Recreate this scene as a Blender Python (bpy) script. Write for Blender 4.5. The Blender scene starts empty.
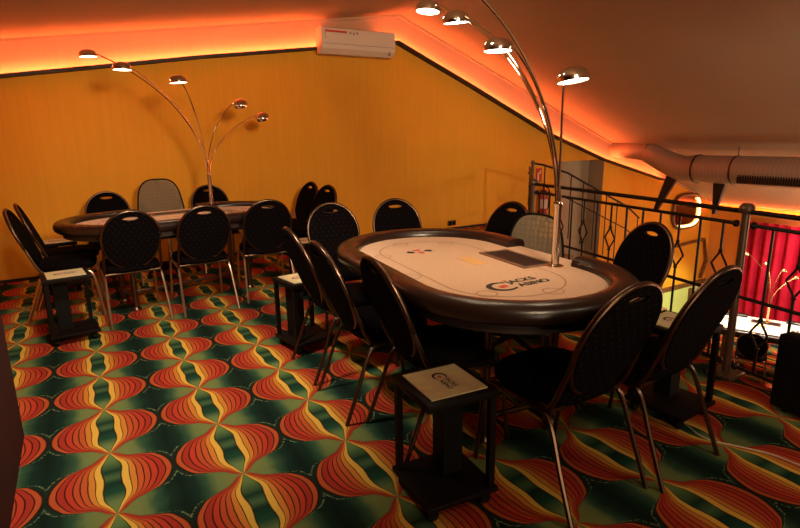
import bpy, bmesh, math, random
from mathutils import Vector, Matrix
random.seed(4)
PI = math.pi
sc = bpy.context.scene
COL = sc.collection

# ------------------------------------------------------------------ helpers
def link(name, me, mats, parent=None):
    o = bpy.data.objects.new(name, me)
    COL.objects.link(o)
    for m in (mats if isinstance(mats, (list, tuple)) else [mats]):
        me.materials.append(m)
    if parent is not None:
        o.parent = parent
    return o

def obj(name, bm, mats, parent=None, smooth=True, angle=40):
    me = bpy.data.meshes.new(name)
    bmesh.ops.recalc_face_normals(bm, faces=bm.faces[:])
    if smooth:
        for f in bm.faces:
            f.smooth = True
        for e in bm.edges:
            if len(e.link_faces) == 2 and e.calc_face_angle(0) > math.radians(angle):
                e.smooth = False
    bm.to_mesh(me)
    bm.free()
    return link(name, me, mats, parent)

def tag(o, label, cat, group=None):
    o['label'] = label
    o['category'] = cat
    if group:
        o['group'] = group
    return o

def thing(name, label, cat, loc=(0, 0, 0), yaw=0.0, group=None):
    o = bpy.data.objects.new(name, None)
    o.empty_display_size = .1
    COL.objects.link(o)
    o.location = loc
    o.rotation_euler = (0, 0, math.radians(yaw))
    return tag(o, label, cat, group)

def struct(name, bm, mats, smooth=False, angle=40):
    o = obj(name, bm, mats, None, smooth, angle)
    o['kind'] = 'structure'
    return o

def dup(root, loc, yaw, label, group):
    def cp(o, parent):
        c = o.copy()
        COL.objects.link(c)
        if parent is not None:
            c.parent = parent
        for ch in o.children:
            cp(ch, c)
        return c
    r = cp(root, None)
    r.location = loc
    r.rotation_euler = (0, 0, math.radians(yaw))
    r['label'] = label
    r['group'] = group
    return r

def new():
    return bmesh.new()

def box(bm, c, s, M=None):
    r = bmesh.ops.create_cube(bm, size=1.0)
    T = Matrix.Translation(c) @ Matrix.Diagonal((s[0], s[1], s[2], 1))
    if M is not None:
        T = M @ T
    bmesh.ops.transform(bm, matrix=T, verts=r['verts'])
    return r['verts']

def rbox(bm, c, s, b=.01, seg=2):
    t = new()
    box(t, (0, 0, 0), s)
    bmesh.ops.bevel(t, geom=t.edges[:], offset=b, segments=seg, affect='EDGES', profile=.5)
    merge(bm, t, Matrix.Translation(c))

def merge(bm, t, M=None):
    if M is not None:
        bmesh.ops.transform(t, matrix=M, verts=t.verts[:])
    vs = [bm.verts.new(v.co) for v in t.verts]
    t.verts.index_update()
    for f in t.faces:
        try:
            nf = bm.faces.new([vs[v.index] for v in f.verts])
            nf.material_index = f.material_index
        except ValueError:
            pass
    t.free()

def tube(bm, pts, r, n=10, closed=False, cap=True):
    P = [Vector(p) for p in pts]
    m = len(P)
    R = r if isinstance(r, (list, tuple)) else [r] * m
    rings = []
    nrm = None
    for i in range(m):
        if closed:
            t = P[(i + 1) % m] - P[i - 1]
        else:
            t = P[min(i + 1, m - 1)] - P[max(i - 1, 0)]
        t.normalize()
        if nrm is None:
            a = Vector((0, 0, 1)) if abs(t.z) < .9 else Vector((1, 0, 0))
            nrm = a - t * a.dot(t)
        else:
            nrm = nrm - t * nrm.dot(t)
        nrm.normalize()
        b = t.cross(nrm)
        rings.append([bm.verts.new(P[i] + (nrm * math.cos(2 * PI * k / n) + b * math.sin(2 * PI * k / n)) * R[i]) for k in range(n)])
    for i in range(m if closed else m - 1):
        A, B = rings[i], rings[(i + 1) % m]
        off = 0
        if closed and i == m - 1:
            off = min(range(n), key=lambda s: (A[0].co - B[s].co).length)
        for k in range(n):
            bm.faces.new([A[k], A[(k + 1) % n], B[(k + 1 + off) % n], B[(k + off) % n]])
    if cap and not closed:
        bm.faces.new(rings[0][::-1])
        bm.faces.new(rings[-1])

def smooth_path(pts, k=6):
    P = [Vector(p) for p in pts]
    Q = [P[0] * 2 - P[1]] + P + [P[-1] * 2 - P[-2]]
    out = []
    for i in range(1, len(Q) - 2):
        p0, p1, p2, p3 = Q[i - 1], Q[i], Q[i + 1], Q[i + 2]
        for j in range(k):
            t = j / k
            out.append(.5 * ((2 * p1) + (p2 - p0) * t + (2 * p0 - 5 * p1 + 4 * p2 - p3) * t * t + (3 * p1 - p0 - 3 * p2 + p3) * t ** 3))
    out.append(P[-1])
    return out

def bez(p0, p1, p2, p3, n=24):
    p0, p1, p2, p3 = map(Vector, (p0, p1, p2, p3))
    return [p0 * (1 - t) ** 3 + p1 * 3 * t * (1 - t) ** 2 + p2 * 3 * t * t * (1 - t) + p3 * t ** 3 for t in [i / n for i in range(n + 1)]]

def lathe(bm, prof, n=24, M=None):
    vs = []
    for (r, z) in prof:
        if r < 1e-6:
            vs.append([bm.verts.new((0, 0, z))])
        else:
            vs.append([bm.verts.new((r * math.cos(2 * PI * k / n), r * math.sin(2 * PI * k / n), z)) for k in range(n)])
    for A, B in zip(vs[:-1], vs[1:]):
        for k in range(n):
            a = [A[k % len(A)], A[(k + 1) % len(A)], B[(k + 1) % len(B)], B[k % len(B)]]
            a = list(dict.fromkeys(a))
            if len(a) > 2:
                bm.faces.new(a)
    if M is not None:
        bmesh.ops.transform(bm, matrix=M, verts=[v for r in vs for v in r])

def sphere(bm, c, r, n=14):
    prof = [(r * math.sin(PI * i / 8) if 0 < i < 8 else 0, -r * math.cos(PI * i / 8)) for i in range(9)]
    lathe(bm, prof, n, Matrix.Translation(c))

def prism(bm, poly, z0, z1, M=None):
    """poly: 2D points, extruded between z0 and z1"""
    t = new()
    lo = [t.verts.new((x, y, z0)) for x, y in poly]
    hi = [t.verts.new((x, y, z1)) for x, y in poly]
    n = len(poly)
    t.faces.new(lo[::-1])
    t.faces.new(hi)
    for i in range(n):
        t.faces.new([lo[i], lo[(i + 1) % n], hi[(i + 1) % n], hi[i]])
    merge(bm, t, M)

def flat(bm, poly, z, M=None):
    t = new()
    t.faces.new([t.verts.new((x, y, z)) for x, y in poly])
    merge(bm, t, M)

def text_mesh(bm, s, size, M, depth=0.0, bold=0.0):
    cu = bpy.data.curves.new('lettering', 'FONT')
    cu.body = s
    cu.size = size
    cu.align_x = 'CENTER'
    cu.align_y = 'CENTER'
    cu.extrude = depth
    cu.offset = bold
    o = bpy.data.objects.new('lettering_tmp', cu)
    COL.objects.link(o)
    dg = bpy.context.evaluated_depsgraph_get()
    me = bpy.data.meshes.new_from_object(o.evaluated_get(dg))
    t = new()
    t.from_mesh(me)
    merge(bm, t, M)
    bpy.data.objects.remove(o)
    bpy.data.meshes.remove(me)
    bpy.data.curves.remove(cu)

# ------------------------------------------------------------------ materials
class NT:
    def __init__(s, name):
        s.m = bpy.data.materials.new(name)
        s.m.use_nodes = True
        s.t = s.m.node_tree
        s.b = s.t.nodes['Principled BSDF']
        s.out = s.t.nodes['Material Output']
    def n(s, typ, **kw):
        d = s.t.nodes.new(typ)
        for k, v in kw.items():
            setattr(d, k, v)
        return d
    def l(s, a, b):
        s.t.links.new(a, b)
    def math(s, op, a, b=None, c=None, clamp=False):
        d = s.n('ShaderNodeMath', operation=op)
        d.use_clamp = clamp
        for i, v in enumerate((a, b, c)):
            if v is None:
                continue
            if isinstance(v, (int, float)):
                d.inputs[i].default_value = v
            else:
                s.l(v, d.inputs[i])
        return d.outputs[0]
    def ramp(s, fac, stops, interp='LINEAR'):
        d = s.n('ShaderNodeValToRGB')
        d.color_ramp.interpolation = interp
        e = d.color_ramp.elements
        e[0].position, e[0].color = stops[0][0], (*stops[0][1], 1)
        e[1].position, e[1].color = stops[-1][0], (*stops[-1][1], 1)
        for p, c in stops[1:-1]:
            x = e.new(p)
            x.color = (*c, 1)
        s.l(fac, d.inputs[0])
        return d.outputs[0]
    def mix(s, fac, a, b, mode='MIX'):
        d = s.n('ShaderNodeMix', data_type='RGBA', blend_type=mode)
        for sock, v in ((d.inputs[0], fac), (d.inputs[6], a), (d.inputs[7], b)):
            if isinstance(v, tuple):
                sock.default_value = (*v, 1)
            elif isinstance(v, (int, float)):
                sock.default_value = v
            else:
                s.l(v, sock)
        return d.outputs[2]
    def base(s, v):
        if isinstance(v, tuple):
            s.b.inputs['Base Color'].default_value = (*v, 1)
        else:
            s.l(v, s.b.inputs['Base Color'])
    def p(s, rough=.5, metal=0., spec=.5):
        s.b.inputs['Roughness'].default_value = rough
        s.b.inputs['Metallic'].default_value = metal
        s.b.inputs['Specular IOR Level'].default_value = spec
        return s
    def coords(s, kind='Object'):
        return s.n('ShaderNodeTexCoord').outputs[kind]

def plain(name, col, rough=.5, metal=0., spec=.5, noise=0., scale=20.):
    n = NT(name).p(rough, metal, spec)
    if noise > 0:
        t = n.n('ShaderNodeTexNoise')
        t.inputs['Scale'].default_value = scale
        t.inputs['Detail'].default_value = 4
        n.l(n.coords(), t.inputs['Vector'])
        lo = tuple(c * (1 - noise) for c in col)
        hi = tuple(min(1, c * (1 + noise)) for c in col)
        n.base(n.ramp(t.outputs[0], [(.3, lo), (.7, hi)]))
    else:
        n.base(col)
    return n.m

def emis(name, col, strength):
    n = NT(name)
    n.base((0, 0, 0))
    n.b.inputs['Emission Color'].default_value = (*col, 1)
    n.b.inputs['Emission Strength'].default_value = strength
    return n.m

def wall_paint(name, col, amp=.06):
    n = NT(name).p(.85, 0, .2)
    co = n.coords()
    mp = n.n('ShaderNodeMapping')
    mp.inputs['Scale'].default_value = (40, 40, 1.2)
    n.l(co, mp.inputs[0])
    t = n.n('ShaderNodeTexNoise')
    t.inputs['Scale'].default_value = 1.0
    t.inputs['Detail'].default_value = 3
    n.l(mp.outputs[0], t.inputs['Vector'])
    t2 = n.n('ShaderNodeTexNoise')
    t2.inputs['Scale'].default_value = .9
    n.l(co, t2.inputs['Vector'])
    f = n.math('ADD', n.math('MULTIPLY', t.outputs[0], .5), n.math('MULTIPLY', t2.outputs[0], .5))
    n.base(n.ramp(f, [(.3, tuple(c * (1 - amp) for c in col)), (.7, tuple(min(1, c * (1 + amp)) for c in col))]))
    return n.m

def carpet_mat():
    n = NT('patterned_carpet').p(.95, 0, .1)
    co = n.coords()
    sx = n.n('ShaderNodeSeparateXYZ')
    n.l(co, sx.inputs[0])
    wn = n.n('ShaderNodeTexNoise')
    wn.inputs['Scale'].default_value = 9
    n.l(co, wn.inputs['Vector'])
    wob = n.math('MULTIPLY', n.math('SUBTRACT', wn.outputs[0], .5), .02)
    u = n.math('ADD', n.math('MULTIPLY', sx.outputs[0], 2.0), wob)
    v = n.math('ADD', n.math('MULTIPLY', sx.outputs[1], 2.0), wob)
    su = n.math('SUBTRACT', n.math('FRACT', n.math('ADD', u, 100.5)), .5)
    t = n.math('FRACT', n.math('ADD', v, 100.0))
    r = n.math('MULTIPLY', n.math('ABSOLUTE', su), 2.0)          # 0..1
    st = n.math('SUBTRACT', 1.0, n.math('POWER', n.math('ABSOLUTE', n.math('SUBTRACT', n.math('MULTIPLY', t, 2.0), 1.0)), 2.7))
    prof = n.math('MULTIPLY', n.math('POWER', n.math('MAXIMUM', st, .0001), .84), .95)
    th = n.math('MINIMUM', n.math('DIVIDE', n.math('MINIMUM', t, n.math('SUBTRACT', 1.0, t)), .23), 1.0)
    smooth = n.math('MULTIPLY', n.math('MULTIPLY', th, th), n.math('SUBTRACT', 3.0, n.math('MULTIPLY', th, 2.0)))
    prof_out = n.math('MAXIMUM', n.math('MULTIPLY', smooth, n.math('MULTIPLY', .965, n.math('POWER', n.math('MAXIMUM', n.math('SINE', n.math('MULTIPLY', t, PI)), .0001), .62))), .0008)
    k = n.math('MINIMUM', n.math('MULTIPLY', r, 3.2), 1.0)
    prof = n.math('ADD', n.math('MULTIPLY', prof, n.math('SUBTRACT', 1.0, k)), n.math('MULTIPLY', prof_out, k))
    inner = n.math('SUBTRACT', 1.0, r)
    w = n.math('MULTIPLY', n.math('POWER', n.math('MAXIMUM', inner, 0), 5.0), n.math('COSINE', n.math('MULTIPLY', t, 4 * PI)))
    L0 = n.math('DIVIDE', r, prof)
    L = n.math('MULTIPLY', L0, n.math('ADD', 1.0, n.math('MULTIPLY', w, .38)))
    gold = (.80, .46, .07); org = (.64, .20, .035); ro = (.56, .10, .026); red = (.52, .045, .02); dred = (.40, .032, .018)
    # onion bands
    bands = n.ramp(L, [(0, gold), (.165, gold), (.30, (.66, .23, .035)), (.41, ro), (.52, (.52, .075, .024)), (.63, red), (.75, dred), (.88, (.50, .085, .024))], 'CONSTANT')
    # fine dark speckle within bands
    g = n.n('ShaderNodeTexNoise')
    g.inputs['Scale'].default_value = 160
    n.l(co, g.inputs['Vector'])
    bands = n.mix(n.math('MULTIPLY', g.outputs[0], .35), bands, (.10, .02, .008))
    # dark outlines at each band edge
    line = None
    for e, wd in ((.165, .015), (.30, .009), (.41, .011), (.52, .012), (.63, .013), (.75, .014), (.88, .014), (1.0, .02)):
        d = n.math('LESS_THAN', n.math('ABSOLUTE', n.math('SUBTRACT', L, e)), wd)
        line = d if line is None else n.math('MAXIMUM', line, d)
    # green heart
    heart = n.ramp(t, [(0, (.16, .20, .06)), (.16, (.13, .19, .065)), (.30, (.014, .06, .032)), (.46, (.007, .028, .018)), (.55, (.06, .12, .05)), (.66, (.008, .035, .020)), (.84, (.10, .17, .055)), (1, (.16, .20, .06))])
    onion = n.mix(n.math('LESS_THAN', L, .165), bands, heart)
    # ground: olive leaves beside the nodes fading to dark green
    tt = n.math('ABSOLUTE', n.math('SUBTRACT', n.math('FRACT', n.math('ADD', t, .5)), .5))
    ground = n.ramp(n.math('ADD', r, n.math('MULTIPLY', n.math('SUBTRACT', wn.outputs[0], .5), .25)), [(.0, (.17, .19, .055)), (.30, (.16, .19, .058)), (.44, (.13, .175, .058)), (.60, (.03, .075, .038)), (.78, (.008, .026, .016)), (1, (.005, .014, .009))])
    sp = n.n('ShaderNodeTexNoise')
    sp.inputs['Scale'].default_value = 90
    n.l(co, sp.inputs['Vector'])
    scal = n.math('ABSOLUTE', n.math('SUBTRACT', L0, n.math('ADD', 1.13, n.math('MULTIPLY', n.math('COSINE', n.math('MULTIPLY', r, 22)), .02))))
    dots = n.math('MULTIPLY', n.math('LESS_THAN', scal, .028), n.math('GREATER_THAN', sp.outputs[0], .5))
    ground = n.mix(n.math('MULTIPLY', dots, .75), ground, (.19, .23, .12))
    darkring = n.math('LESS_THAN', n.math('ABSOLUTE', n.math('SUBTRACT', L0, 1.05)), .05)
    ground = n.mix(n.math('MULTIPLY', darkring, .55), ground, (.012, .022, .012))
    colr = n.mix(n.math('LESS_THAN', L0, 1.0), ground, onion)
    colr = n.mix(n.math('MULTIPLY', line, .85), colr, (.010, .006, .004))
    n.base(colr)
    bp = n.n('ShaderNodeBump')
    bp.inputs['Strength'].default_value = .25
    bp.inputs['Distance'].default_value = .004
    n.l(g.outputs[0], bp.inputs['Height'])
    n.l(bp.outputs[0], n.b.inputs['Normal'])
    return n.m

def fabric_dots():
    n = NT('black_dotted_upholstery').p(.95, 0, .04)
    co = n.coords()
    sx = n.n('ShaderNodeSeparateXYZ')
    n.l(co, sx.inputs[0])
    k = 1 / .022
    a = n.math('MULTIPLY', sx.outputs[0], k)
    b = n.math('MULTIPLY', n.math('ADD', sx.outputs[1], n.math('MULTIPLY', sx.outputs[2], 1.07)), k)
    p = n.math('ADD', a, b)
    q = n.math('SUBTRACT', a, b)
    def cell(x):
        return n.math('SUBTRACT', n.math('FRACT', n.math('ADD', x, 50.0)), .5)
    d = n.math('ADD', n.math('POWER', cell(n.math('MULTIPLY', p, .5)), 2.0), n.math('POWER', cell(n.math('MULTIPLY', q, .5)), 2.0))
    m = n.math('LESS_THAN', d, .014)
    n.base(n.mix(m, (.0032, .0020, .0024), (.018, .012, .012)))
    return n.m

def mesh_back():
    n = NT('grey_mesh_fabric').p(.7, 0, .3)
    co = n.coords()
    vo = n.n('ShaderNodeTexVoronoi', feature='DISTANCE_TO_EDGE')
    vo.inputs['Scale'].default_value = 26
    vo.inputs['Randomness'].default_value = .35
    n.l(co, vo.inputs['Vector'])
    m = n.math('GREATER_THAN', vo.outputs['Distance'], .12)
    n.base(n.mix(m, (.15, .115, .075), (.26, .20, .13)))
    tr = n.n('ShaderNodeBsdfTransparent')
    mx = n.n('ShaderNodeMixShader')
    n.l(n.math('MULTIPLY', m, .32), mx.inputs[0])
    n.l(n.b.outputs[0], mx.inputs[1])
    n.l(tr.outputs[0], mx.inputs[2])
    n.l(mx.outputs[0], n.out.inputs[0])
    return n.m

def duct_mat():
    n = NT('spiral_duct_metal').p(.5, .3, .5)
    co = n.coords()
    sx = n.n('ShaderNodeSeparateXYZ')
    n.l(co, sx.inputs[0])
    f = n.math('FRACT', n.math('ADD', n.math('MULTIPLY', sx.outputs[1], 16.0), 150.0))
    m = n.math('LESS_THAN', f, .25)
    n.base(n.mix(m, (.46, .32, .23), (.40, .275, .195)))
    return n.m

def curtain_mat():
    n = NT('red_curtain_cloth').p(.8, 0, .2)
    t = n.n('ShaderNodeTexNoise')
    t.inputs['Scale'].default_value = 3
    n.l(n.coords(), t.inputs['Vector'])
    n.base(n.ramp(t.outputs[0], [(.3, (.42, .012, .03)), (.7, (.60, .02, .06))]))
    return n.m

MT = dict(
    carpet=carpet_mat(),
    yellow=wall_paint('yellow_wall_paint', (.84, .375, .032)),
    cream=wall_paint('cream_ceiling_paint', (.56, .34, .21), .05),
    ceiling=wall_paint('ceiling_plaster', (.50, .34, .22), .08),
    orange=wall_paint('orange_wall_paint', (.80, .36, .07)),
    darkred=wall_paint('dark_red_panel', (.04, .010, .007)),
    dull=wall_paint('dull_brown_paint', (.30, .18, .09)),
    greywall=wall_paint('grey_niche_paint', (.46, .36, .24)),
    green=wall_paint('green_wall_paint', (.60, .70, .26)),
    darkwood=plain('dark_brown_wood', (.035, .016, .009), .45, 0, .4, .3, 12),
    midwood=plain('mid_brown_wood', (.16, .07, .03), .45, 0, .4, .3, 12),
    ledge=plain('black_brown_ledge', (.018, .008, .005), .6),
    vinyl=plain('dark_brown_vinyl', (.016, .0065, .0045), .30, 0, .5, .15, 60),
    felt=plain('beige_felt', (.56, .365, .25), .95, 0, .1, .06, 120),
    felt_line=plain('brown_felt_print', (.34, .20, .13), .95, 0, .1),
    felt_gold=plain('gold_felt_print', (.64, .36, .15), .95, 0, .1),
    red=plain('red_print', (.55, .05, .025), .8),
    black=plain('black_print', (.012, .010, .010), .8),
    blackplastic=plain('black_plastic', (.004, .0035, .0035), .6, 0, .15),
    tray=plain('black_chip_tray', (.008, .007, .007), .5),
    trayrim=plain('brown_tray_rim', (.22, .13, .08), .5, .3),
    chrome=plain('polished_chrome', (.80, .70, .62), .12, 1.0),
    bronze=plain('bronze_tube', (.13, .08, .055), .32, 1.0),
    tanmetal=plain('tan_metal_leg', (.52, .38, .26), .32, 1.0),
    iron=plain('black_wrought_iron', (.012, .009, .008), .45, .3, .4),
    postmetal=plain('brown_steel_post', (.14, .08, .05), .35, .4),
    card=plain('pale_maple_top', (.62, .50, .27), .5, 0, .3, .08, 30),
    cardlogo=plain('cream_print_oval', (.60, .45, .27), .6),
    cartwood=plain('dark_cart_wood', (.005, .0022, .0016), .6, 0, .15, .2, 20),
    white=plain('warm_white_plastic', (.72, .58, .48), .45),
    whitegrille=plain('grey_plastic_slot', (.30, .20, .15), .5),
    fabric=fabric_dots(), meshback=mesh_back(), duct=duct_mat(), curtain=curtain_mat(),
    lampon=emis('lit_lamp_diffuser', (1, .86, .66), 14.0),
    lampoff=plain('unlit_lamp_diffuser', (.35, .28, .22), .4),
    led=emis('orange_led_strip', (1, .175, .048), 82.0),
    ledring=emis('warm_led_ring', (1, .62, .22), 6.0),
    mirror=plain('mirror_glass', (.35, .24, .20), .06, 1.0),
    gold=plain('gold_lamp_metal', (.75, .5, .25), .25, 1.0),
    extred=plain('red_extinguisher_paint', (.45, .03, .02), .35),
    cable=plain('tan_cable', (.60, .46, .30), .5),
)

# ------------------------------------------------------------------ room shell
CX, CY, CZ = 0.529, -2.192, 1.438      # camera
YB = 4.765                              # back wall
ZL = -2.6                               # floor of the hall below
XR = 13.0                               # wall of the hall below
YF = -4.4
RIDGE = (4.68, 3.11)
def ceil_z(x):
    return RIDGE[1] - .39 * (x - RIDGE[0]) if x > RIDGE[0] else RIDGE[1] - .142 * (RIDGE[0] - x)
TRIM = [(-.6, 2.035), (.041, 2.122), (1.971, 2.41), (4.624, 2.755), (5.956, 2.205), (7.599, 1.501), (9.056, 1.014), (10.948, .535), (13.0, .0)]
def trim_z(x):
    for (a, za), (b, zb) in zip(TRIM[:-1], TRIM[1:]):
        if x <= b:
            return za + (zb - za) * (x - a) / (b - a)
    return TRIM[-1][1]

# floor of the gallery: railing edge runs along E0 -> CORNER -> STAIRTOP
def edge_x(y):
    return 3.79 + .2 * (y + .57)
CORNER = Vector((edge_x(1.55), 1.55, 0))
STAIRTOP = Vector((6.15, 3.61, 0))
fl = [(-.6, YF), (edge_x(YF) + .06, YF), (CORNER.x + .07, CORNER.y), (STAIRTOP.x + .1, STAIRTOP.y - .03), (6.4, 3.66), (6.4, YB), (-.6, YB)]
bm = new()
prism(bm, fl, -.02, 0)
struct('floor', bm, MT['carpet'])
bm = new()
prism(bm, fl, -.30, -.021)
struct('floor_slab', bm, MT['dull'])
bm = new()
prism(bm, [(2.0, YF), (XR, YF), (XR, YB), (2.0, YB)], ZL - .05, ZL)
struct('floor_lower', bm, MT['carpet'])

# doorway niche hole in the back wall
NX0, NX1, NZ0, NZ1 = 7.93, 9.18, -1.25, 0.985
bm = new()
xs = sorted(set([p[0] for p in TRIM] + [RIDGE[0], NX0, NX1] + [-.6 + .4 * i for i in range(35) if -.6 + .4 * i < XR]))
def quad(bm, pts, mi=0):
    f = bm.faces.new([bm.verts.new(p) for p in pts])
    f.material_index = mi
    return f
for a, b in zip(xs[:-1], xs[1:]):
    ta, tb = min(trim_z(a), ceil_z(a)), min(trim_z(b), ceil_z(b))
    if a >= NX0 - 1e-6 and b <= NX1 + 1e-6:
        quad(bm, [(a, YB, ZL), (b, YB, ZL), (b, YB, NZ0), (a, YB, NZ0)])
        quad(bm, [(a, YB, NZ1), (b, YB, NZ1), (b, YB, tb), (a, YB, ta)])
    else:
        quad(bm, [(a, YB, ZL), (b, YB, ZL), (b, YB, tb), (a, YB, ta)])
    quad(bm, [(a, YB, ta), (b, YB, tb), (b, YB, ceil_z(b) + .02), (a, YB, ceil_z(a) + .02)], 1)
bmesh.ops.remove_doubles(bm, verts=bm.verts[:], dist=1e-4)
struct('wall_back', bm, [MT['yellow'], MT['cream']])
bm = new()   # the niche behind the hole
d = .35
quad(bm, [(NX0, YB + d, NZ0), (NX1, YB + d, NZ0), (NX1, YB + d, NZ1), (NX0, YB + d, NZ1)])
quad(bm, [(NX0, YB, NZ0), (NX0, YB + d, NZ0), (NX0, YB + d, NZ1), (NX0, YB, NZ1)])
quad(bm, [(NX1, YB, NZ0), (NX1, YB + d, NZ0), (NX1, YB + d, NZ1), (NX1, YB, NZ1)])
quad(bm, [(NX0, YB, NZ1), (NX1, YB, NZ1), (NX1, YB + d, NZ1), (NX0, YB + d, NZ1)])
quad(bm, [(NX0, YB, NZ0), (NX1, YB, NZ0), (NX1, YB + d, NZ0), (NX0, YB + d, NZ0)])
struct('door_1', bm, MT['greywall'])

# ceiling: two slopes meeting at a ridge that runs towards the camera
def slope(name, x0, x1):
    b = new()
    nx, ny = 8, 8
    V = [[b.verts.new((x0 + (x1 - x0) * i / nx, YF + (YB + .02 - YF) * j / ny, ceil_z(x0 + (x1 - x0) * i / nx))) for j in range(ny + 1)] for i in range(nx + 1)]
    for i in range(nx):
        for j in range(ny):
            b.faces.new([V[i][j], V[i + 1][j], V[i + 1][j + 1], V[i][j + 1]])
    t = b.faces[:]
    r = bmesh.ops.extrude_face_region(b, geom=t)
    bmesh.ops.translate(b, verts=[v for v in r['geom'] if isinstance(v, bmesh.types.BMVert)], vec=(0, 0, .12))
    return struct(name, b, MT['ceiling'])
slope('ceiling_left', -.6, RIDGE[0])
slope('ceiling_right', RIDGE[0], XR + .02)

bm = new(); quad(bm, [(XR, YF, ZL), (XR, YB, ZL), (XR, YB, ceil_z(XR) + .02), (XR, YF, ceil_z(XR) + .02)])
struct('wall_right', bm, MT['orange'])
bm = new(); quad(bm, [(-.6, YF, 0), (-.6, YB, 0), (-.6, YB, 2.4), (-.6, YF, 2.4)])
struct('wall_left', bm, MT['yellow'])
bm = new()
f = [( -.6, 0), (3.0, 0), (3.0, ZL), (XR, ZL), (XR, ceil_z(XR)), RIDGE, (-.6, ceil_z(-.6))]
quad(bm, [(x, YF, z) for x, z in f])
struct('wall_front', bm, MT['dull'])
bm = new(); quad(bm, [(2.0, YF, ZL), (2.0, YB, ZL), (2.0, YB, -.3), (2.0, YF, -.3)])
struct('wall_below', bm, MT['dull'])
# end of the dark red partition beside the camera
bm = new()
box(bm, (-.23, (.91 + YF) / 2, 1.2), (.74, .91 - YF, 2.4))
struct('wall_partition', bm, MT['darkred'])

# dark ledge that hides the light strip, following the gable
def ledge_path(name, pts, m, dy0, dy1, h, dz=0):
    b = new()
    rows = []
    for x, z in pts:
        rows.append([b.verts.new((x, YB - dy0, z + dz)), b.verts.new((x, YB - dy1, z + dz)), b.verts.new((x, YB - dy1, z + dz + h)), b.verts.new((x, YB - dy0, z + dz + h))])
    for A, B in zip(rows[:-1], rows[1:]):
        for k in range(4):
            b.faces.new([A[k], A[(k + 1) % 4], B[(k + 1) % 4], B[k]])
    b.faces.new(rows[0]); b.faces.new(rows[-1][::-1])
    return b
tl = [(x, z) for x, z in TRIM if x < 11.2]
b = ledge_path('t', tl, None, 0.0, .098, .012, -.035)
struct('trim_1', b, MT['ledge'])
b = ledge_path('t', tl, None, .0985, .115, .035, -.037)
struct('trim_6', b, MT['ledge'])
b = ledge_path('t', tl, None, .050, .072, .012, -.022)
o = obj('led_strip', b, MT['led'], None, False)
tag(o, 'glowing orange light strip lying on the dark ledge along the sloping gable wall', 'light strip')
b = ledge_path('t', [(-.6, ceil_z(-.6)), RIDGE, (12.9, ceil_z(12.9))], None, .0, .035, .03, -.031)
struct('trim_5', b, MT['cream'])  # moulding added to catch the strip's glow as a bright edge line
bm = new()
box(bm, (XR - .05, (YB + YF) / 2, -.245), (.10, YB - YF, .04))
struct('trim_2', bm, MT['ledge'])
bm = new()
box(bm, (XR - .05, (YB + YF) / 2, -.218), (.02, YB - YF - .2, .012))
tag(obj('led_strip', bm, MT['led'], None, False), 'glowing orange light strip above the red curtains in the hall below', 'light strip')
bm = new()
box(bm, ((6.4 - .6) / 2, YB - .012, .015), (7.0, .024, .03))
struct('baseboard_back', bm, MT['ledge'])

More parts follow.
